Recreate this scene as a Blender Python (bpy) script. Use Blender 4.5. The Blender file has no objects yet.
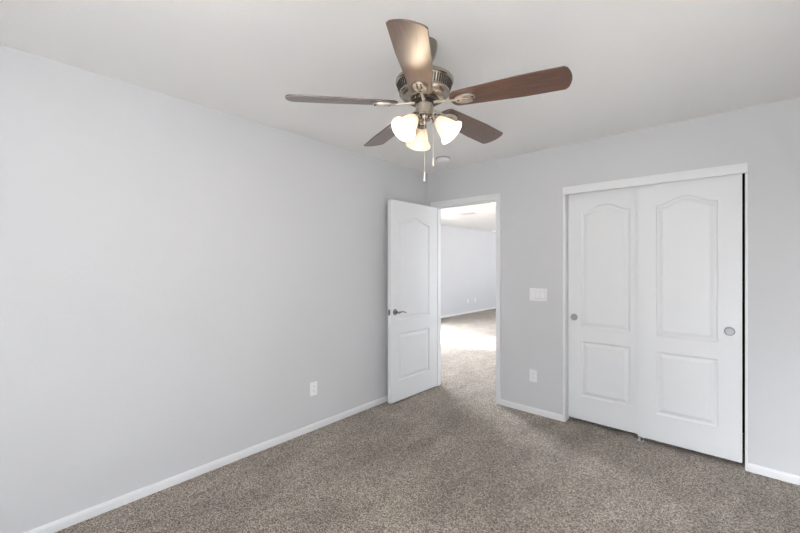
import bpy, bmesh, math, random
from math import sin, cos, pi, radians as R
from mathutils import Vector, Matrix
random.seed(4)
C = bpy.context.scene.collection
sc = bpy.context.scene

# ------------------------------------------------------------------ camera
cam = bpy.data.cameras.new('camera'); co = bpy.data.objects.new('camera', cam); C.objects.link(co)
co.location = (2.624, -3.423, 1.379)
co.rotation_euler = (R(90), 0, 0.7282)
cam.sensor_width = 36; cam.lens = 372.8/800*36
cam.shift_y = -1.2/800
cam.clip_start = .02
sc.camera = co

# ------------------------------------------------------------------ light
world = bpy.data.worlds.new('world'); sc.world = world; world.use_nodes = True
wn = world.node_tree; # bright sky above the horizon, sunlit ground below it
_tc = wn.nodes.new('ShaderNodeTexCoord'); _sp = wn.nodes.new('ShaderNodeSeparateXYZ'); _rp = wn.nodes.new('ShaderNodeValToRGB')
_mr = wn.nodes.new('ShaderNodeMapRange'); _mr.inputs[1].default_value = -.08; _mr.inputs[2].default_value = .08
wn.links.new(_tc.outputs['Generated'], _sp.inputs[0]); wn.links.new(_sp.outputs[2], _mr.inputs[0]); wn.links.new(_mr.outputs[0], _rp.inputs[0])
_rp.color_ramp.elements[0].color = (1.0, .993, .985, 1); _rp.color_ramp.elements[1].color = (.755, .78, .815, 1)
wn.links.new(_rp.outputs[0], wn.nodes['Background'].inputs[0])
# the sky glows brighter round the low sun in the west
_dt = wn.nodes.new('ShaderNodeVectorMath'); _dt.operation = 'DOT_PRODUCT'; wn.links.new(_tc.outputs['Generated'], _dt.inputs[0])
_sv = Vector((-.985, -.165, .68)).normalized(); _dt.inputs[1].default_value = _sv
_gl = wn.nodes.new('ShaderNodeMapRange'); _gl.inputs[1].default_value = .15; _gl.inputs[2].default_value = .8; _gl.inputs[3].default_value = 0; _gl.inputs[4].default_value = 86
_gl.interpolation_type = 'SMOOTHSTEP'
wn.links.new(_dt.outputs['Value'], _gl.inputs[0]); 
_mk = wn.nodes.new('ShaderNodeMath'); _mk.operation = 'MULTIPLY_ADD'; wn.links.new(_gl.outputs[0], _mk.inputs[0]); wn.links.new(_mr.outputs[0], _mk.inputs[1]); _mk.inputs[2].default_value = 6.1
wn.links.new(_mk.outputs[0], wn.nodes['Background'].inputs[1])

HB = (8.6, -1.4, 1.6, .7, 2.15)         # hall end opening, unseen, added to brighten the hall: y, x0, x1, z0, z1
def portal(name, loc, rot, sx, sy):
    l = bpy.data.lights.new(name, 'AREA'); l.shape = 'RECTANGLE'; l.size = sx; l.size_y = sy
    l.cycles.is_portal = True
    o = bpy.data.objects.new(name, l); C.objects.link(o); o.location = loc; o.rotation_euler = rot
    return o
BW = (3.42, -2.3, -1.95, .9, 1.9)       # bedroom window: x, y0, y1, z0, z1
RW = (-4.72, 1.75, 3.4, .3, 2.25)        # rear window: y, x0, x1, z0, z1
HW = (-3.05, 1.55, 2.83, .04, 2.05)     # hall glass door: x, y0, y1, z0, z1
HR = (2.6, 2.0, 4.9, .6, 2.15)           # hall right window, unseen, added for more light in the hall
portal('window_light', (BW[0], (BW[1]+BW[2])/2, (BW[3]+BW[4])/2), (0, R(90), 0), BW[4]-BW[3], BW[2]-BW[1])
portal('window_light', ((RW[1]+RW[2])/2, RW[0], (RW[3]+RW[4])/2), (R(90), 0, 0), RW[2]-RW[1], RW[4]-RW[3])
portal('window_light', (HW[0], (HW[1]+HW[2])/2, (HW[3]+HW[4])/2), (0, R(-90), 0), HW[4]-HW[3], HW[2]-HW[1])
portal('window_light', (HR[0], (HR[1]+HR[2])/2, (HR[3]+HR[4])/2), (0, R(90), 0), HR[4]-HR[3], HR[2]-HR[1])
portal('window_light', ((HB[1]+HB[2])/2, HB[0], (HB[3]+HB[4])/2), (R(-90), 0, 0), HB[2]-HB[1], HB[4]-HB[3])
sun = bpy.data.lights.new('sun', 'SUN'); sun.energy = 16; sun.angle = R(.6); sun.color = (1, .98, .95)
so = bpy.data.objects.new('sun', sun); C.objects.link(so); so.location = (-6, 1, 5)
so.rotation_euler = Vector((.985, .165, -.68)).to_track_quat('-Z', 'Y').to_euler()

sc.view_settings.view_transform = 'Standard'
sc.view_settings.look = 'None'
sc.view_settings.gamma = 1
sc.view_settings.use_curve_mapping = False
sc.view_settings.exposure = 0.16

# ------------------------------------------------------------------ materials
def lin(c):
    return tuple(((v/255)/12.92 if v/255 <= .04045 else ((v/255+.055)/1.055)**2.4) for v in c)
def mat(name, rgb, rough=.5, metal=0, bump=None, coat=0, var=None, spec=.5):
    """bump=(scale, strength, distance); var=(scale, amount) mild colour variation"""
    m = bpy.data.materials.new(name); m.use_nodes = True; nt = m.node_tree; b = nt.nodes['Principled BSDF']
    b.inputs['Base Color'].default_value = (*lin(rgb), 1)
    b.inputs['Roughness'].default_value = rough; b.inputs['Metallic'].default_value = metal
    b.inputs['Coat Weight'].default_value = coat; b.inputs['Specular IOR Level'].default_value = spec
    tc = nt.nodes.new('ShaderNodeTexCoord')
    if bump:
        n = nt.nodes.new('ShaderNodeTexNoise'); n.inputs['Scale'].default_value = bump[0]; n.inputs['Detail'].default_value = 3
        bp = nt.nodes.new('ShaderNodeBump'); bp.inputs['Strength'].default_value = bump[1]; bp.inputs['Distance'].default_value = bump[2]
        nt.links.new(tc.outputs['Object'], n.inputs['Vector'])
        nt.links.new(n.outputs['Fac'], bp.inputs['Height']); nt.links.new(bp.outputs['Normal'], b.inputs['Normal'])
    if var:
        n = nt.nodes.new('ShaderNodeTexNoise'); n.inputs['Scale'].default_value = var[0]; n.inputs['Detail'].default_value = 2
        r = nt.nodes.new('ShaderNodeValToRGB'); l = lin(rgb)
        r.color_ramp.elements[0].position = .3; r.color_ramp.elements[1].position = .7
        r.color_ramp.elements[0].color = (*[v*(1-var[1]) for v in l], 1); r.color_ramp.elements[1].color = (*[min(1, v*(1+var[1])) for v in l], 1)
        nt.links.new(tc.outputs['Object'], n.inputs['Vector'])
        nt.links.new(n.outputs['Fac'], r.inputs[0]); nt.links.new(r.outputs[0], b.inputs['Base Color'])
    return m
M_wall = mat('wall_paint', (205, 206, 208), .75, bump=(55, .22, .004), var=(1.1, .012))
M_hallwall = mat('hall_wall_paint', (206, 208, 212), .75, bump=(55, .2, .004), var=(1.1, .01))
M_ceil = mat('ceiling_paint', (241, 241, 240), .85, bump=(60, .2, .004), var=(.9, .01))
M_trim = mat('trim_paint', (228, 229, 231), .4, var=(6, .01))
M_plastic = mat('white_plastic', (238, 238, 240), .35, var=(30, .01))
M_slot = mat('dark_slot', (60, 58, 56), .6, var=(20, .05))
M_nickel = mat('brushed_nickel', (166, 157, 145), .24, .95, bump=(300, .08, .0006), var=(40, .06))
M_dnickel = mat('dark_nickel', (70, 64, 58), .45, .8, var=(40, .1))
M_bracket = mat('light_nickel', (214, 207, 196), .3, .85, var=(40, .05))
M_canopy = mat('canopy_nickel', (138, 130, 120), .3, .9, var=(40, .06))
M_slotd = mat('vent_slot_dark', (44, 38, 33), .7, var=(40, .1))
M_chrome = mat('satin_chrome', (150, 150, 150), .25, .95, var=(40, .06))
M_cup = mat('satin_cup', (160, 162, 165), .45, .5, var=(40, .05))
M_chain = mat('chain_metal', (215, 212, 205), .35, .6, var=(80, .05))
M_fob = mat('pale_fob', (225, 218, 205), .4, var=(60, .03))
M_seam = mat('switch_seam', (205, 205, 206), .6, var=(20, .03))
M_dark = mat('closet_shade', (30, 30, 32), .8, var=(5, .1))  # shade inside the closed closet, put into the wall colour
M_ring = mat('vent_shadow', (150, 150, 150), .7, var=(20, .05))

# moulded door skin: faint vertical wood grain
def door_mat():
    m = mat('door_paint', (227, 229, 231), .42)
    nt = m.node_tree; b = nt.nodes['Principled BSDF']
    tc = nt.nodes.new('ShaderNodeTexCoord'); mp = nt.nodes.new('ShaderNodeMapping'); mp.inputs['Scale'].default_value = (160, 160, 7)
    n = nt.nodes.new('ShaderNodeTexNoise'); n.inputs['Scale'].default_value = 1; n.inputs['Detail'].default_value = 3; n.inputs['Distortion'].default_value = .6
    bp = nt.nodes.new('ShaderNodeBump'); bp.inputs['Strength'].default_value = .16; bp.inputs['Distance'].default_value = .0012
    nt.links.new(tc.outputs['Object'], mp.inputs[0]); nt.links.new(mp.outputs[0], n.inputs['Vector'])
    nt.links.new(n.outputs['Fac'], bp.inputs['Height']); nt.links.new(bp.outputs['Normal'], b.inputs['Normal'])
    return m
M_door = door_mat()

def carpet_mat():
    m = bpy.data.materials.new('carpet'); m.use_nodes = True; nt = m.node_tree; N = nt.nodes; K = nt.links
    b = N['Principled BSDF']; b.inputs['Roughness'].default_value = .95; b.inputs['Specular IOR Level'].default_value = .1
    b.inputs['Sheen Weight'].default_value = .25; b.inputs['Sheen Roughness'].default_value = .5
    tc = N.new('ShaderNodeTexCoord')
    def noise(s, d=2, dist=0):
        n = N.new('ShaderNodeTexNoise'); n.inputs['Scale'].default_value = s; n.inputs['Detail'].default_value = d
        n.inputs['Distortion'].default_value = dist; K.new(tc.outputs['Object'], n.inputs['Vector']); return n
    fine = noise(190, 2); big = noise(1.3, 2, .4)
    st = N.new('ShaderNodeMapping'); st.inputs['Scale'].default_value = (6.5, 2.4, 1); st.inputs['Rotation'].default_value = (0, 0, R(-14)); K.new(tc.outputs['Object'], st.inputs[0])
    mid = noise(1, 4, .5); K.new(st.outputs[0], mid.inputs['Vector'])
    tuft = N.new('ShaderNodeTexVoronoi'); tuft.inputs['Scale'].default_value = 205; K.new(tc.outputs['Object'], tuft.inputs['Vector'])
    sx = N.new('ShaderNodeSeparateColor'); K.new(tuft.outputs['Color'], sx.inputs[0])
    mx = N.new('ShaderNodeMix'); mx.data_type = 'FLOAT'; mx.inputs[0].default_value = .5
    K.new(sx.outputs[0], mx.inputs[2]); K.new(fine.outputs['Fac'], mx.inputs[3])
    r = N.new('ShaderNodeValToRGB'); e = r.color_ramp.elements
    e[0].position = .24; e[0].color = (*lin((69, 59, 51)), 1)
    e[1].position = .76; e[1].color = (*lin((211, 201, 188)), 1)
    k = e.new(.5); k.color = (*lin((138, 127, 116)), 1)
    K.new(mx.outputs[0], r.inputs[0])
    # pile direction: vacuum strokes leave soft lighter and darker swathes
    add = N.new('ShaderNodeMath'); add.operation = 'ADD'; K.new(mid.outputs['Fac'], add.inputs[0]); K.new(big.outputs['Fac'], add.inputs[1])
    mr = N.new('ShaderNodeMapRange'); mr.inputs[1].default_value = .75; mr.inputs[2].default_value = 1.25
    mr.inputs[3].default_value = .77; mr.inputs[4].default_value = 1.18; K.new(add.outputs[0], mr.inputs[0])
    vm = N.new('ShaderNodeVectorMath'); vm.operation = 'SCALE'; K.new(r.outputs[0], vm.inputs[0]); K.new(mr.outputs[0], vm.inputs['Scale'])
    K.new(vm.outputs[0], b.inputs['Base Color'])
    vo = N.new('ShaderNodeTexVoronoi'); vo.inputs['Scale'].default_value = 110; K.new(tc.outputs['Object'], vo.inputs['Vector'])
    mu = N.new('ShaderNodeMath'); mu.operation = 'SUBTRACT'; K.new(fine.outputs['Fac'], mu.inputs[0]); K.new(vo.outputs['Distance'], mu.inputs[1])
    bp = N.new('ShaderNodeBump'); bp.inputs['Strength'].default_value = .9; bp.inputs['Distance'].default_value = .008
    K.new(mu.outputs[0], bp.inputs['Height']); K.new(bp.outputs['Normal'], b.inputs['Normal'])
    return m
M_carpet = carpet_mat()

def wood_mat():
    m = bpy.data.materials.new('walnut_blade'); m.use_nodes = True; nt = m.node_tree; N = nt.nodes; K = nt.links
    b = N['Principled BSDF']; b.inputs['Roughness'].default_value = .45; b.inputs['Coat Weight'].default_value = 1; b.inputs['Coat Roughness'].default_value = .35; b.inputs['Coat IOR'].default_value = 1.6
    tc = N.new('ShaderNodeTexCoord'); mp = N.new('ShaderNodeMapping'); mp.inputs['Scale'].default_value = (5, 42, 42)
    K.new(tc.outputs['Object'], mp.inputs[0])
    n = N.new('ShaderNodeTexNoise'); n.inputs['Scale'].default_value = 1.2; n.inputs['Detail'].default_value = 6; n.inputs['Distortion'].default_value = 1.6
    K.new(mp.outputs[0], n.inputs['Vector'])
    r = N.new('ShaderNodeValToRGB'); e = r.color_ramp.elements
    e[0].position = .3; e[0].color = (*lin((34, 22, 17)), 1); e[1].position = .72; e[1].color = (*lin((100, 63, 43)), 1)
    K.new(n.outputs['Fac'], r.inputs[0]); K.new(r.outputs[0], b.inputs['Base Color'])
    return m
M_wood = wood_mat()

def shade_mat():
    m = bpy.data.materials.new('frosted_glass_shade'); m.use_nodes = True; nt = m.node_tree; N = nt.nodes; K = nt.links
    N.remove(N['Principled BSDF'])
    d = N.new('ShaderNodeBsdfDiffuse'); d.inputs[0].default_value = (.85, .80, .73, 1)
    t = N.new('ShaderNodeBsdfTranslucent'); t.inputs[0].default_value = (.98, .90, .80, 1)
    g = N.new('ShaderNodeBsdfGlossy'); g.inputs['Roughness'].default_value = .25
    x = N.new('ShaderNodeMixShader'); x.inputs[0].default_value = .3; K.new(d.outputs[0], x.inputs[1]); K.new(t.outputs[0], x.inputs[2])
    y = N.new('ShaderNodeMixShader'); y.inputs[0].default_value = .05; K.new(x.outputs[0], y.inputs[1]); K.new(g.outputs[0], y.inputs[2])
    K.new(y.outputs[0], N['Material Output'].inputs[0])
    return m
M_shade = shade_mat()
def emit(name, rgb, s):
    m = bpy.data.materials.new(name); m.use_nodes = True; b = m.node_tree.nodes['Principled BSDF']
    b.inputs['Base Color'].default_value = (.9, .9, .9, 1); b.inputs['Emission Color'].default_value = (*rgb, 1); b.inputs['Emission Strength'].default_value = s
    return m
M_bulb = emit('lit_bulb', (1, .84, .64), 1.2)
M_dome = emit('lit_dome', (1, .84, .52), 1.1)
M_led = emit('lit_disc', (1, .97, .92), 3)

# ------------------------------------------------------------------ helpers
def bm_box(bm, x0, x1, y0, y1, z0, z1):
    vs = [bm.verts.new((x, y, z)) for z in (z0, z1) for y in (y0, y1) for x in (x0, x1)]
    for f in ((0, 2, 3, 1), (4, 5, 7, 6), (0, 1, 5, 4), (2, 6, 7, 3), (0, 4, 6, 2), (1, 3, 7, 5)):
        bm.faces.new([vs[i] for i in f])
def bm_lathe(bm, prof, n=48, mtx=None, caps=True):
    """prof: list of (r, z); revolved round z"""
    rings = []
    for r, z in prof:
        if r < 1e-6: rings.append([bm.verts.new((0, 0, z))])
        else: rings.append([bm.verts.new((r*cos(2*pi*i/n), r*sin(2*pi*i/n), z)) for i in range(n)])
    for a, b in zip(rings, rings[1:]):
        for i in range(n):
            j = (i+1) % n
            if len(a) == 1 and len(b) == 1: break
            if len(a) == 1: bm.faces.new((a[0], b[j], b[i]))
            elif len(b) == 1: bm.faces.new((a[i], a[j], b[0]))
            else: bm.faces.new((a[i], a[j], b[j], b[i]))
    if caps:
        for r in (rings[0], rings[-1]):
            if len(r) > 1: bm.faces.new(r)
    if mtx:
        bmesh.ops.transform(bm, matrix=mtx, verts=[v for r in rings for v in r])
def bm_tube(bm, pts, rad, n=12):
    pts = [Vector(p) for p in pts]; rings = []
    rads = rad if isinstance(rad, (list, tuple)) else [rad]*len(pts)
    up = None
    for i, p in enumerate(pts):
        t = (pts[min(i+1, len(pts)-1)] - pts[max(i-1, 0)]).normalized()
        if up is None: up = t.orthogonal().normalized()
        a = (up - t*up.dot(t)).normalized(); up = a; b = t.cross(a)
        rings.append([bm.verts.new(p + (a*cos(2*pi*k/n) + b*sin(2*pi*k/n))*rads[i]) for k in range(n)])
    for A, B in zip(rings, rings[1:]):
        for k in range(n): bm.faces.new((A[k], A[(k+1) % n], B[(k+1) % n], B[k]))
    bm.faces.new(rings[0]); bm.faces.new(rings[-1])
def bm_prism(bm, outline, z0, z1):
    a = [bm.verts.new((x, y, z0)) for x, y in outline]; b = [bm.verts.new((x, y, z1)) for x, y in outline]
    bm.faces.new(a[::-1]); bm.faces.new(b); n = len(a)
    for i in range(n): bm.faces.new((a[i], a[(i+1) % n], b[(i+1) % n], b[i]))
def obj(name, bm, m, parent=None, smooth=False, bevel=0, loc=None, mtx=None):
    bmesh.ops.recalc_face_normals(bm, faces=bm.faces)
    me = bpy.data.meshes.new(name); bm.to_mesh(me); bm.free()
    o = bpy.data.objects.new(name, me); C.objects.link(o); me.materials.append(m)
    if parent: o.parent = parent
    if mtx: o.matrix_local = mtx
    if loc: o.location = loc
    if bevel:
        bv = o.modifiers.new('bevel', 'BEVEL'); bv.width = bevel; bv.segments = 2; bv.limit_method = 'ANGLE'
    if smooth:
        for p in me.polygons: p.use_smooth = True
        me.set_sharp_from_angle(angle=R(38))
    return o
def boxo(name, b, m, parent=None, bevel=0):
    bm = bmesh.new(); bm_box(bm, *b); return obj(name, bm, m, parent, bevel=bevel)
def tag(o, label, cat, group=None, kind=None):
    if label: o['label'] = label
    if cat: o['category'] = cat
    if group: o['group'] = group
    if kind: o['kind'] = kind
    return o
def empty(name, loc, rz=0):
    o = bpy.data.objects.new(name, None); C.objects.link(o); o.location = loc; o.rotation_euler = (0, 0, rz); o.empty_display_size = .05
    return o
def struct(name, boxes, m, label, cat, bevel=0):
    bm = bmesh.new()
    for b in boxes: bm_box(bm, *b)
    return tag(obj(name, bm, m, bevel=bevel), label, cat, kind='structure')

# ------------------------------------------------------------------ shell
H = 2.44; T = .115
BX = 3.42; RY = -4.6      # bedroom right wall, rear wall
HL = -3.05; HE = 8.6; HRX = 2.6
struct('floor', [(HL-.2, BX+.3, RY-.3, HE+.2, -.12, 0)], M_carpet, 'taupe cut pile carpet covering the whole floor', 'floor')
struct('ceiling', [(HL-.2, BX+.3, RY-.3, HE+.2, H, H+.12)], M_ceil, 'flat white textured ceiling', 'ceiling')
struct('wall_left', [(-T, 0, RY-T, 0, 0, H)], M_wall, 'long plain light grey wall on the left', 'wall')
DX0, DX1, DZ = .103, .859, 2.035          # doorway
CX0, CX1, CZ = 1.526, 2.688, 2.012        # closet opening
struct('wall_back', [(-T, DX0-.02, 0, T, 0, H), (DX0-.02, DX1+.02, 0, T, DZ+.02, H), (DX1+.02, CX0-.012, 0, T, 0, H),
                     (CX0-.012, CX1+.012, 0, T, CZ+.035, H), (CX1+.012, BX+T, 0, T, 0, H)], M_wall,
       'light grey wall with the open doorway and the closet', 'wall')
x, y0, y1, z0, z1 = BW
struct('wall_right', [(BX, BX+T, RY-T, y0, 0, H), (BX, BX+T, y1, 0, 0, H), (BX, BX+T, y0, y1, 0, z0), (BX, BX+T, y0, y1, z1, H)], M_wall, 'grey wall on the right with a window, behind the picture edge', 'wall')
y, x0, x1, z0, z1 = RW
struct('wall_rear', [(0, x0, RY-T, RY, 0, H), (x1, BX, RY-T, RY, 0, H), (x0, x1, RY-T, RY, 0, z0), (x0, x1, RY-T, RY, z1, H)], M_wall, 'grey wall behind the viewer with a window', 'wall')
# closet interior
struct('wall_closet', [(1.35, 1.37, T, .75, 0, H), (2.95, 2.97, T, .75, 0, H), (1.35, 2.97, .75, .77, 0, H)], M_dark, 'inside of the closet behind the sliding doors, coloured dark for its shade', 'wall')
# room beyond the doorway
x, y0, y1, z0, z1 = HW
struct('wall_far_left', [(HL-T, HL, 0, y0, 0, H), (HL-T, HL, y1, HE, 0, H), (HL-T, HL, y0, y1, 0, z0), (HL-T, HL, y0, y1, z1, H)], M_hallwall, 'pale wall of the bright room seen through the doorway', 'wall')
struct('wall_far_end', [(HL-T, HB[1], HE, HE+T, 0, H), (HB[2], HRX+T, HE, HE+T, 0, H), (HB[1], HB[2], HE, HE+T, HB[4], H), (HB[1], HB[2], HE, HE+T, 0, HB[3])], M_hallwall, 'end wall of the bright room beyond the doorway', 'wall')
x, y0, y1, z0, z1 = HR
struct('wall_far_right', [(HRX, HRX+T, .77, y0, 0, H), (HRX, HRX+T, y1, HE, 0, H), (HRX, HRX+T, y0, y1, 0, z0), (HRX, HRX+T, y0, y1, z1, H)], M_hallwall, 'right wall of the room beyond the doorway', 'wall')
struct('wall_far_near', [(HL-T, -T, 0, T, 0, H)], M_hallwall, 'near wall of the room beyond the doorway', 'wall')
struct('wall_far_closet', [(1.25, 1.35, T, .87, 0, H), (1.35, HRX+T, .77, .87, 0, H)], M_hallwall, 'wall wrapped round the closet on the side of the far room', 'wall')

# window frames (all outside the picture, they let the daylight in)
def win(name, axis, c, a0, a1, z0, z1, label, muls, bw=.045, mw=.05):
    bs = [(a0, a0+bw, z0, z1), (a1-bw, a1, z0, z1), (a0, a1, z0, z0+bw), (a0, a1, z1-bw, z1)] + [(m-mw/2, m+mw/2, z0, z1) for m in muls]
    bb = [((c-.03, c+.03, p, q, r, s) if axis == 'x' else (p, q, c-.03, c+.03, r, s)) for p, q, r, s in bs]
    struct(name, bb, M_trim, label, 'window')
win('window_1', 'x', BX+.07, *BW[1:], 'white framed window in the right wall', [(BW[1]+BW[2])/2])
win('window_2', 'y', RY-.07, *RW[1:], 'white framed window in the rear wall', [(RW[1]+RW[2])/2])
win('window_3', 'x', HL-.07, *HW[1:], 'tall white framed glass door of the far room', [2.235], mw=.09)
win('added_window_4', 'x', HRX+.07, *HR[1:], 'added wide white framed window, unseen, brightening the far room', [3.4])

win('added_window_5', 'y', HE+.07, *HB[1:], 'added white framed window, unseen, brightening the far room from its end', [.5])
# ------------------------------------------------------------------ trims
def baseboard(name, p0, p1, nrm, label, m0=0, m1=0, extra=None):
    """runs p0 -> p1 along the wall, profile pushed out along nrm; m0/m1 extend the front edge for mitres"""
    prof = [(0, 0), (.013, 0), (.013, .039), (.010, .046), (.006, .052), (0, .054)]
    bm = bmesh.new()
    def run(p0, p1, nrm, m0, m1):
        p0, p1, n = Vector((*p0, 0)), Vector((*p1, 0)), Vector((*nrm, 0)); d = (p1-p0).normalized()
        A = [bm.verts.new(p0 + n*a - d*m0*a + Vector((0, 0, z))) for a, z in prof]
        B = [bm.verts.new(p1 + n*a + d*m1*a + Vector((0, 0, z))) for a, z in prof]
        bm.faces.new(A); bm.faces.new(B)
        for i in range(len(prof)): j = (i+1) % len(prof); bm.faces.new((A[i], A[j], B[j], B[i]))
    run(p0, p1, nrm, m0, m1)
    for e in (extra or []): run(*e)
    return tag(obj(name, bm, M_trim), label, 'baseboard', kind='structure')
baseboard('baseboard_left', (0, RY), (0, -.013), (1, 0), 'low white baseboard along the long left wall')
q = .7071
# the closet has rounded corners, so the board turns through a short angled piece
baseboard('baseboard_back', (.909, 0), (1.492, 0), (0, -1), 'short white baseboard between doorway and closet', 0, .4,
          [((1.492, 0), (1.512, .0), (0, -1), -.4, -.15)])
baseboard('baseboard_right', (2.722, 0), (BX, 0), (0, -1), 'short white baseboard right of the closet', .4, 0,
          [((2.692, .006), (2.722, .0), (-.196, -.98), 0, 0)])
baseboard('baseboard_far', (HL, 2.9), (HL, HE), (1, 0), 'thin white baseboard along the wall of the far room')
baseboard('baseboard_end', (HL, HE), (HRX, HE), (0, -1), 'white baseboard on the end wall of the far room')

# doorway: jambs + casing
cw = .052
struct('trim_1', [(DX0-.02, DX0, 0, T, 0, DZ+.02), (DX1, DX1+.02, 0, T, 0, DZ+.02), (DX0, DX1, 0, T, DZ, DZ+.02),
                  (DX0, DX0+.012, .042, .076, 0, DZ), (DX1-.012, DX1, .042, .076, 0, DZ), (DX0+.012, DX1-.012, .042, .076, DZ-.012, DZ)], M_trim,
       'white jamb lining the open doorway', 'trim')
struct('trim_2', [(DX0-cw, DX0-.004, -.014, 0, 0, DZ+.004), (DX1+.004, DX1+cw, -.014, 0, 0, DZ+.004), (DX0-cw, DX1+cw, -.014, 0, DZ+.004, DZ+.06)], M_trim,
       'flat white casing round the open doorway', 'trim', bevel=.003)
# closet: narrow side jambs and a deeper head fascia
struct('trim_3', [(CX0-.020, CX0, -.008, .105, 0, CZ), (CX1, CX1+.014, -.008, .105, 0, CZ), (CX0-.020, CX1+.014, -.014, -.0005, CZ-.012, CZ+.056), (CX0, CX1, .014, .105, CZ+.008, CZ+.03)], M_trim,
       'narrow white surround with a deeper header round the closet', 'trim', bevel=.002)

# ------------------------------------------------------------------ moulded doors
def arch(x0, x1, z0, zs, zp, n=28):
    """rectangle whose top swells from shoulders zs to a peak zp"""
    pts = [(x0, z0), (x1, z0)]
    for i in range(n+1):
        t = i/n; xx = x1 + (x0-x1)*t
        u = min(1, max(0, (t-.05)/.9)); w = .5-.5*cos(2*pi*u)
        pts.append((xx, zs + (zp-zs)*w**.75))
    return pts
def offset(pts, d):
    n = len(pts); out = []
    for i in range(n):
        a, b, c = Vector(pts[i-1]), Vector(pts[i]), Vector(pts[(i+1) % n])
        e0, e1 = (b-a).normalized(), (c-b).normalized()
        n0, n1 = Vector((-e0.y, e0.x)), Vector((-e1.y, e1.x))
        m = (n0+n1); m = m/(1+n0.dot(n1)); out.append(tuple(b+m*d))
    return out
def door_leaf(name, w, z0, z1, th, panels, m, parent=None):
    """front face in plane y=0 looking to -y, thickness towards +y; x from 0 to w"""
    bm = bmesh.new()
    def loop(pts, y): return [bm.verts.new((px, y, pz)) for px, pz in pts]
    outer = loop([(0, z0), (w, z0), (w, z1), (0, z1)], 0)
    edges = [bm.edges.new((outer[i], outer[(i+1) % 4])) for i in range(4)]
    for P in panels:
        rings = [loop(P, 0)]
        for d, dep in ((.003, .0045), (.008, .0075), (.014, .0090), (.020, .0085), (.040, .0015), (.043, .0008)):
            rings.append(loop(offset(P, d), dep))
        n = len(P)
        edges += [bm.edges.new((rings[0][i], rings[0][(i+1) % n])) for i in range(n)]
        for A, B in zip(rings, rings[1:]):
            for i in range(n): bm.faces.new((A[i], A[(i+1) % n], B[(i+1) % n], B[i]))
        bm.faces.new(rings[-1])
    bmesh.ops.triangle_fill(bm, edges=edges, use_beauty=True)
    back = [bm.verts.new((v.co.x, th, v.co.z)) for v in outer]
    for i in range(4): bm.faces.new((outer[i], outer[(i+1) % 4], back[(i+1) % 4], back[i]))
    bm.faces.new(back)
    return obj(name, bm, m, parent)
def rect(x0, x1, z0, z1): return [(x0, z0), (x1, z0), (x1, z1), (x0, z1)]

def cup_pull(parent, x, z):
    bm = bmesh.new()
    prof = [(.0295, .0), (.0295, .0035), (.027, .0048), (.0245, .0042), (.0225, .0012), (.015, .0006), (0, .0005)]
    bm_lathe(bm, prof, 40, Matrix.Translation((x, 0, z)) @ Matrix.Rotation(R(90), 4, 'X'), caps=False)
    o = obj('door_pull', bm, M_cup, parent, smooth=True); o['label'] = 'round recessed satin metal finger pull'
def closet_door(name, x0, y, pulls, label, pan):
    w = .607
    e = door_leaf(name, w, .033, 2.03, .032, [arch(pan[0]-x0, pan[1]-x0, .838, 1.838, 1.896), rect(pan[0]-x0, pan[1]-x0, .238, .718)], M_door)
    e.location = (x0, y, 0)
    tag(e, label, 'closet door', kind='structure')
    cup_pull(e, pulls-x0, .922)
    return e
closet_door('door_2', 1.530, .060, 1.580, 'left sliding closet door, half behind the other', (1.642, 2.008))
closet_door('door_3', 2.067, .020, 2.609, 'right sliding closet door, in front of the other', (2.187, 2.547))

# floor guide between the sliding doors
g = empty('door_guide', (2.085, .036, 0)); tag(g, 'tiny white plastic guide on the carpet under the closet doors', 'door guide')
boxo('guide_base', (-.018, .018, -.022, .062, 0, .004), M_plastic, g)
boxo('guide_fin', (-.014, -.004, -.020, -.014, .004, .030), M_plastic, g)
boxo('guide_dark_block', (.002, .014, -.022, -.012, .004, .018), M_slot, g)  # small dark block beside the fin

# entry door, swung open against the left wall
hx, hy = .139, -.004
ang = math.atan2(-.751, -.013)                   # direction from hinge to free edge
DW = .752; DT = .044
# leaf local x runs from free edge to hinge so its front looks into the room
free = Vector((hx + cos(ang)*DW, hy + sin(ang)*DW, 0))
d1 = door_leaf('door_1', DW, .022, 2.027, DT,
               [arch(DW-.648, DW-.145, .832, 1.812, 1.872), rect(DW-.648, DW-.145, .222, .692)], M_door)
d1.location = free; d1.rotation_euler = (0, 0, ang + pi)
tag(d1, 'white two panel door standing open against the left wall', 'door', kind='structure')
# lever handle: rose, neck, lever
bm = bmesh.new()
rotf = Matrix.Translation((.060, 0, .915)) @ Matrix.Rotation(R(90), 4, 'X')
bm_lathe(bm, [(.031, 0), (.031, .004), (.028, .009), (.016, .012), (.012, .014), (.011, .045), (.013, .048), (.013, .056), (.009, .06), (0, .061)], 32, rotf)
bm_tube(bm, [(.060, -.052, .915), (.075, -.054, .916), (.100, -.055, .920), (.125, -.054, .918), (.150, -.051, .910), (.170, -.049, .905)], [.010, .010, .0085, .0075, .0065, .005], 12)
h = obj('door_handle', bm, M_chrome, d1, smooth=True); h['label'] = 'shiny chrome lever handle'
bm = bmesh.new(); bm_box(bm, -.0015, .001, .009, .035, .886, .944)
bm_box(bm, -.010, 0, .015, .029, .903, .927)
l = obj('latch_plate', bm, M_chrome, d1); l['label'] = 'metal latch plate on the door edge'
for z in (.25, 1.02, 1.80):
    bm = bmesh.new(); bm_tube(bm, [(DW+.004, DT+.002, z-.045), (DW+.004, DT+.002, z+.045)], .0045, 10)
    obj('hinge', bm, M_chrome, d1, smooth=True)

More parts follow.
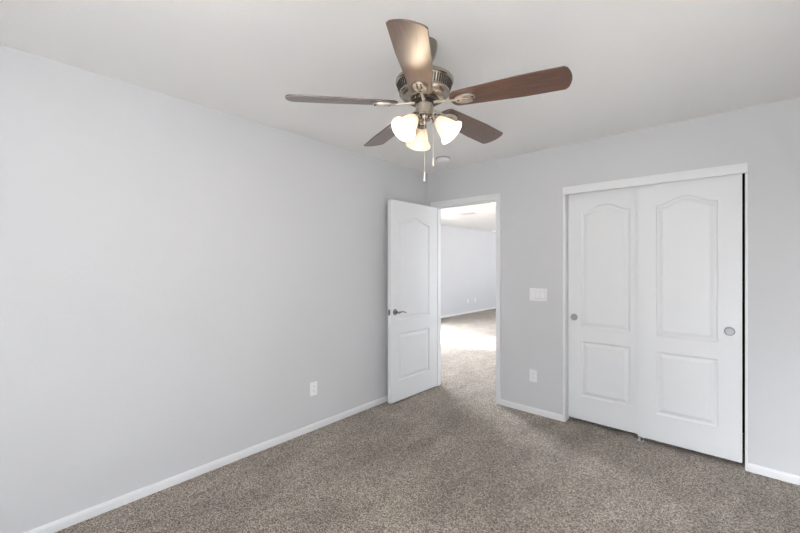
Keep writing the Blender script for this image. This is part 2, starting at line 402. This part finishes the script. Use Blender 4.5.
# ------------------------------------------------------------------ electrical plates (local: plate in xz plane, front to -y)
def plate_base(w, h):
    bm = bmesh.new(); bm_box(bm, -w/2, w/2, -.006, 0, -h/2, h/2); return bm
def outlet(loc, rz, label, group=None):
    e = empty('wall_outlet', loc, rz); tag(e, label, 'outlet', group)
    obj('cover_plate', plate_base(.071, .116), M_plastic, e, bevel=.003)
    for s in (-1, 1):
        bm = bmesh.new()
        pts = [(.0165*cos(a), max(-.0135, min(.0135, .0175*sin(a)))) for a in [2*pi*k/28 for k in range(28)]]
        A = [bm.verts.new((px, -.0075, s*.0195+pz)) for px, pz in pts]; B = [bm.verts.new((px, -.005, s*.0195+pz)) for px, pz in pts]
        bm.faces.new(A); n = len(A)
        for i in range(n): bm.faces.new((A[i], A[(i+1) % n], B[(i+1) % n], B[i]))
        r = obj('receptacle', bm, M_plastic, e)
        bm = bmesh.new()
        bm_box(bm, -.0075, -.0055, -.0079, -.0070, s*.0195-.001, s*.0195+.007)
        bm_box(bm, .0055, .0075, -.0079, -.0070, s*.0195-.001, s*.0195+.006)
        bm_lathe(bm, [(.0024, 0), (.0024, .0009)], 10, Matrix.Translation((0, -.0070, s*.0195-.0065)) @ Matrix.Rotation(R(90), 4, 'X'))
        obj('slot', bm, M_slot, r)
    bm = bmesh.new(); bm_lathe(bm, [(.003, 0), (.003, .0012), (0, .0018)], 12, Matrix.Translation((0, -.006, 0)) @ Matrix.Rotation(R(90), 4, 'X'))
    obj('screw', bm, M_plastic, e)
    return e
outlet((0, -1.571, .345), R(90), 'white outlet low on the long left wall')
outlet((1.239, 0, .350), 0, 'white outlet below the light switches, between doorway and closet')
outlet((HL, 5.86, .35), R(90), 'small white outlet on the far room wall, left of the pair', 'outlets on the far room wall')
outlet((HL, 6.27, .35), R(90), 'small white outlet on the far room wall, right of the pair', 'outlets on the far room wall')
e = empty('light_switch', (1.285, 0, 1.1075)); tag(e, 'white plate with three rocker switches between doorway and closet', 'light switch')
obj('cover_plate', plate_base(.162, .116), M_plastic, e, bevel=.003)
for k in (-1, 0, 1):
    bm = bmesh.new(); cx = k*.046
    f = boxo('rocker_frame', (cx-.0185, cx+.0185, -.0068, -.005, -.035, .035), M_seam, e)
    A = [(-.007, -.033), (-.0125, -.031), (-.0085, 0), (-.0075, .033)]
    vs0 = [bm.verts.new((cx-.0165, y, z)) for y, z in A+[(-.005, .033), (-.005, -.033)]]
    vs1 = [bm.verts.new((cx+.0165, y, z)) for y, z in A+[(-.005, .033), (-.005, -.033)]]
    bm.faces.new(vs0); bm.faces.new(vs1[::-1])
    for i in range(6): bm.faces.new((vs0[i], vs0[(i+1) % 6], vs1[(i+1) % 6], vs1[i]))
    obj('rocker', bm, M_plastic, e)

# ------------------------------------------------------------------ smoke detector
s = empty('smoke_detector', (.488, -.389, H)); tag(s, 'round white smoke detector on the ceiling near the corner', 'smoke detector')
bm = bmesh.new(); bm_lathe(bm, [(.070, 0), (.070, -.008), (.066, -.010)], 48); obj('base', bm, M_ring, s, smooth=True)
bm = bmesh.new(); bm_lathe(bm, [(.062, -.008), (.064, -.014), (.061, -.026), (.050, -.035), (.020, -.038), (0, -.038)], 48, caps=False); obj('cover', bm, M_plastic, s, smooth=True)

# ------------------------------------------------------------------ far room ceiling fixtures
v = empty('ceiling_vent', (-1.40, 3.21, H)); tag(v, 'slim grey air vent on the far room ceiling', 'vent')
v.rotation_euler = (0, 0, 0)
bm = bmesh.new()
for b in ((-.19, .19, -.095, -.075), (-.19, .19, .075, .095), (-.19, -.17, -.075, .075), (.17, .19, -.075, .075)): bm_box(bm, *b, -.008, 0)
obj('frame', bm, M_plastic, v)
boxo('backing', (-.17, .17, -.075, .075, -.002, 0), M_slot, v)
for k in range(6):
    bm = bmesh.new(); y = -.062+k*.025; bm_box(bm, -.17, .17, y-.009, y+.003, -.007, -.003); obj('louver', bm, M_plastic, v)
d = empty('ceiling_light', (-.17, 2.08, H)); tag(d, 'lit warm glass dome light on the far room ceiling', 'ceiling light')
bm = bmesh.new(); bm_lathe(bm, [(.15, 0), (.15, -.02), (.14, -.025)], 40); obj('base', bm, M_nickel, d, smooth=True)
bm = bmesh.new(); bm_lathe(bm, [(.138, -.02), (.132, -.05), (.105, -.08), (.06, -.10), (0, -.108)], 40, caps=False); obj('glass_dome', bm, M_dome, d, smooth=True)
d = empty('recessed_light', (-2.85, 7.10, H)); tag(d, 'small bright recessed light at the far end of the far ceiling', 'ceiling light')
bm = bmesh.new(); bm_lathe(bm, [(.095, 0), (.095, -.006), (.075, -.008), (.07, -.003)], 32); obj('trim_ring', bm, M_plastic, d, smooth=True)
bm = bmesh.new(); bm_lathe(bm, [(.07, -.004), (.04, -.012), (0, -.015)], 32, caps=False); obj('lens', bm, M_led, d, smooth=True)

# ------------------------------------------------------------------ ceiling fan
FX, FY = 1.521, -2.010
fan = empty('ceiling_fan', (FX, FY, H)); tag(fan, 'five blade ceiling fan with dark wood blades and three lit bell shades', 'ceiling fan')
Z = lambda z: z - H
def P(name, prof, m, n=64, caps=True, parent=fan):
    bm = bmesh.new(); bm_lathe(bm, [(r, Z(z)) for r, z in prof], n, caps=caps); return obj(name, bm, m, parent, smooth=True)
P('canopy', [(.061, 2.44), (.062, 2.428), (.060, 2.410), (.050, 2.375), (.036, 2.348), (.018, 2.340)], M_canopy)
P('downrod', [(.0125, 2.37), (.0125, 2.27)], M_nickel, 24)
P('downrod_collar', [(.024, 2.312), (.026, 2.300), (.026, 2.285), (.034, 2.276)], M_nickel, 32)
mh = P('motor_housing', [(.03, 2.290), (.075, 2.286), (.120, 2.276), (.134, 2.268), (.1385, 2.262), (.1385, 2.252), (.134, 2.249),
                    (.132, 2.247), (.119, 2.206), (.121, 2.203), (.121, 2.199), (.115, 2.196), (.111, 2.187), (.100, 2.178), (.080, 2.172), (.055, 2.171)], M_nickel)
# vertical vent slots round the upper band
for k in range(60):
    a = 2*pi*k/60
    bm = bmesh.new()
    p = []
    for rr, zz in ((.1322, 2.244), (.1210, 2.209)):
        for da in (-.021, .021):
            for dr in (-.002, .0012):
                p.append(bm.verts.new(((rr+dr)*cos(a+da), (rr+dr)*sin(a+da), Z(zz))))
    for f in ((0, 1, 3, 2), (4, 6, 7, 5), (0, 2, 6, 4), (1, 5, 7, 3), (0, 4, 5, 1), (2, 3, 7, 6)): bm.faces.new([p[i] for i in f])
    obj('vent_slot', bm, M_slotd, mh)
P('blade_flange', [(.058, 2.176), (.066, 2.173), (.066, 2.158), (.058, 2.155), (.045, 2.154)], M_dnickel)
for k in range(20):
    a = 2*pi*k/20; bm = bmesh.new(); bm_box(bm, .0655, .068, -.0035, .0035, Z(2.171), Z(2.160))
    bmesh.ops.transform(bm, matrix=Matrix.Rotation(a, 4, 'Z'), verts=bm.verts); obj('flange_tab', bm, M_nickel, fan)
P('switch_housing', [(.040, 2.160), (.0425, 2.157), (.0425, 2.100), (.0445, 2.098), (.0445, 2.092), (.041, 2.089), (.030, 2.088), (.028, 2.074), (.012, 2.066), (.008, 2.056), (0, 2.054)], M_nickel, 48)

# blade + bracket, built along +x, then copied round
def blade_outline():
    r0, r1 = .128, .645; pts = []
    w0, w1 = .052, .069
    # root end, rounded
    for i in range(9):
        a = pi/2 + pi*i/8
        pts.append((r0+.035+.035*cos(a), w0*sin(a)))
    for i in range(1, 8):
        t = i/8; pts.append((r0+.035+(r1-.03-r0-.035)*t, -(w0+(w1-w0)*min(1, t*1.6))))
    # tip: gently bowed with rounded corners
    for i in range(13):
        t = i/12; yy = -w1 + 2*w1*t; u = abs(yy)/w1
        pts.append((r1 - .020*u**2 - .007*max(0, (u-.88)/.12)**2, yy))
    for i in range(7, 0, -1):
        t = i/8; pts.append((r0+.035+(r1-.03-r0-.035)*t, (w0+(w1-w0)*min(1, t*1.6))))
    return pts
bm = bmesh.new(); bm_prism(bm, blade_outline(), -.003, .003)
blade = obj('blade', bm, M_wood, fan, bevel=.0012)
PITCH = R(13)
# blade bracket: tapered arm, oval plate with two slots
bm = bmesh.new()
def ov(cx, rx, ry, n=28): return [(cx+rx*cos(2*pi*i/n), ry*sin(2*pi*i/n)) for i in range(n)]
def plate_with_holes(bm, outer, holes, z0, z1):
    for z, flip in ((z0, 0), (z1, 1)):
        es = []
        for L in [outer]+holes:
            vs = [bm.verts.new((x, y, z)) for x, y in L]; es += [bm.edges.new((vs[i], vs[(i+1) % len(vs)])) for i in range(len(vs))]
        bmesh.ops.triangle_fill(bm, edges=es, use_beauty=True)
    for L in [outer]+holes:
        n = len(L); a = [bm.verts.new((x, y, z0)) for x, y in L]; b = [bm.verts.new((x, y, z1)) for x, y in L]
        for i in range(n): bm.faces.new((a[i], a[(i+1) % n], b[(i+1) % n], b[i]))
    bmesh.ops.remove_doubles(bm, verts=bm.verts, dist=1e-6)
holes = [[(x, y+s*.0090) for x, y in ov(.204, .022, .0042, 16)] for s in (-1, 1)]
plate_with_holes(bm, ov(.200, .048, .030), holes, -.0125, -.0035)
br = obj('blade_bracket', bm, M_bracket, blade, bevel=.0018)
bm = bmesh.new()
bm_tube(bm, [(.050, 0, .006), (.085, 0, .000), (.12, 0, -.005), (.145, 0, -.008), (.166, 0, -.008)], [.009, .0065, .0055, .0065, .009], 10)
for f in bm.verts: f.co.z = f.co.z*.8
arm = obj('bracket_arm', bm, M_bracket, blade, smooth=True)
scr = []
for (sx, sy) in ((.170, 0), (.238, .009), (.238, -.009)):
    bm = bmesh.new(); bm_lathe(bm, [(.0045, -.0125), (.004, -.0148), (0, -.0155)], 12, Matrix.Translation((sx, sy, 0))); scr.append(obj('screw', bm, M_dnickel, blade, smooth=True))
BZ = Z(2.151)
for k in range(5):
    a = R(14.8 + 72*k)
    if k == 0: b = blade
    else:
        b = blade.copy(); C.objects.link(b); b.parent = fan
        for ch in [br, arm]+scr:
            c = ch.copy(); C.objects.link(c); c.parent = b
    b.matrix_local = Matrix.Translation((0, 0, BZ)) @ Matrix.Rotation(a, 4, 'Z') @ Matrix.Rotation(R(1.3), 4, 'Y') @ Matrix.Rotation(-PITCH, 4, 'X')

# light kit: three arms with sockets, bell shades and bulbs
def bell_profile():
    return [(.021, 0), (.024, .010), (.030, .024), (.037, .042), (.042, .060), (.046, .076), (.052, .090), (.060, .102), (.0645, .108)]
for k, az in enumerate((-98.3, 21.7, 141.7)):
    a = R(az)
    dirn = Vector((cos(a)*.70, sin(a)*.70, -.714)).normalized()
    neck = Vector((cos(a)*.058, sin(a)*.058, Z(2.075)))
    bm = bmesh.new()
    st = Vector((cos(a)*.024, sin(a)*.024, Z(2.082)))
    bm_tube(bm, [st, st.lerp(neck, .5)+Vector((0, 0, .006)), neck-dirn*.02, neck-dirn*.005], .0075, 12)
    arm_ = obj('light_arm', bm, M_nickel, fan, smooth=True)
    q4 = dirn.to_track_quat('Z', 'Y').to_matrix().to_4x4()
    MT = Matrix.Translation(neck) @ q4
    bm = bmesh.new(); bm_lathe(bm, [(.010, -.022), (.017, -.018), (.019, -.006), (.0245, -.002), (.0255, .012), (.022, .016), (.018, .016)], 32, MT); obj('socket', bm, M_nickel, arm_, smooth=True)
    bm = bmesh.new(); bp = bell_profile()
    inner = [(r-.003, z-.0005) for r, z in bp[::-1]]
    bm_lathe(bm, bp+inner, 48, MT, caps=False); obj('lamp_shade', bm, M_shade, arm_, smooth=True)
    bm = bmesh.new(); bm_lathe(bm, [(.009, .014), (.010, .026), (.017, .044), (.0215, .058), (.019, .070), (.010, .079), (0, .081)], 24, MT, caps=False)
    obj('bulb', bm, M_bulb, arm_, smooth=True)
    l = bpy.data.lights.new('bulb_light', 'POINT'); l.energy = 3.5; l.color = (1, .80, .58); l.shadow_soft_size = .02
    lo = bpy.data.objects.new('bulb_light', l); C.objects.link(lo); lo.parent = arm_; lo.location = neck + dirn*.094

# pull chains
Rv = Vector((cos(R(41.7)), sin(R(41.7)), 0)); Cv = Vector((cos(R(-48.3)), sin(R(-48.3)), 0))
for (off, fr, top, bot, fobl) in ((-.002, .036, 2.085, 1.775, .042), (.040, .018, 2.10, 1.852, .036)):
    base = Rv*off + Cv*fr; bm = bmesh.new()
    bm_tube(bm, [base+Vector((0, 0, Z(top))), base+Vector((0, 0, Z(bot)+fobl))], .0011, 8)
    n = int((top-bot-fobl)/.007)
    for i in range(n):
        z = Z(top)-i*.007
        bmesh.ops.create_icosphere(bm, subdivisions=1, radius=.0019, matrix=Matrix.Translation(base+Vector((0, 0, z))))
    ch = obj('pull_chain', bm, M_chain, fan)
    bm = bmesh.new(); bm_lathe(bm, [(.0015, fobl), (.003, fobl-.004), (.0028, .010), (.0045, .004), (.004, 0), (0, -.001)], 14, Matrix.Translation(base+Vector((0, 0, Z(bot)))))
    obj('chain_fob', bm, M_fob, ch, smooth=True)
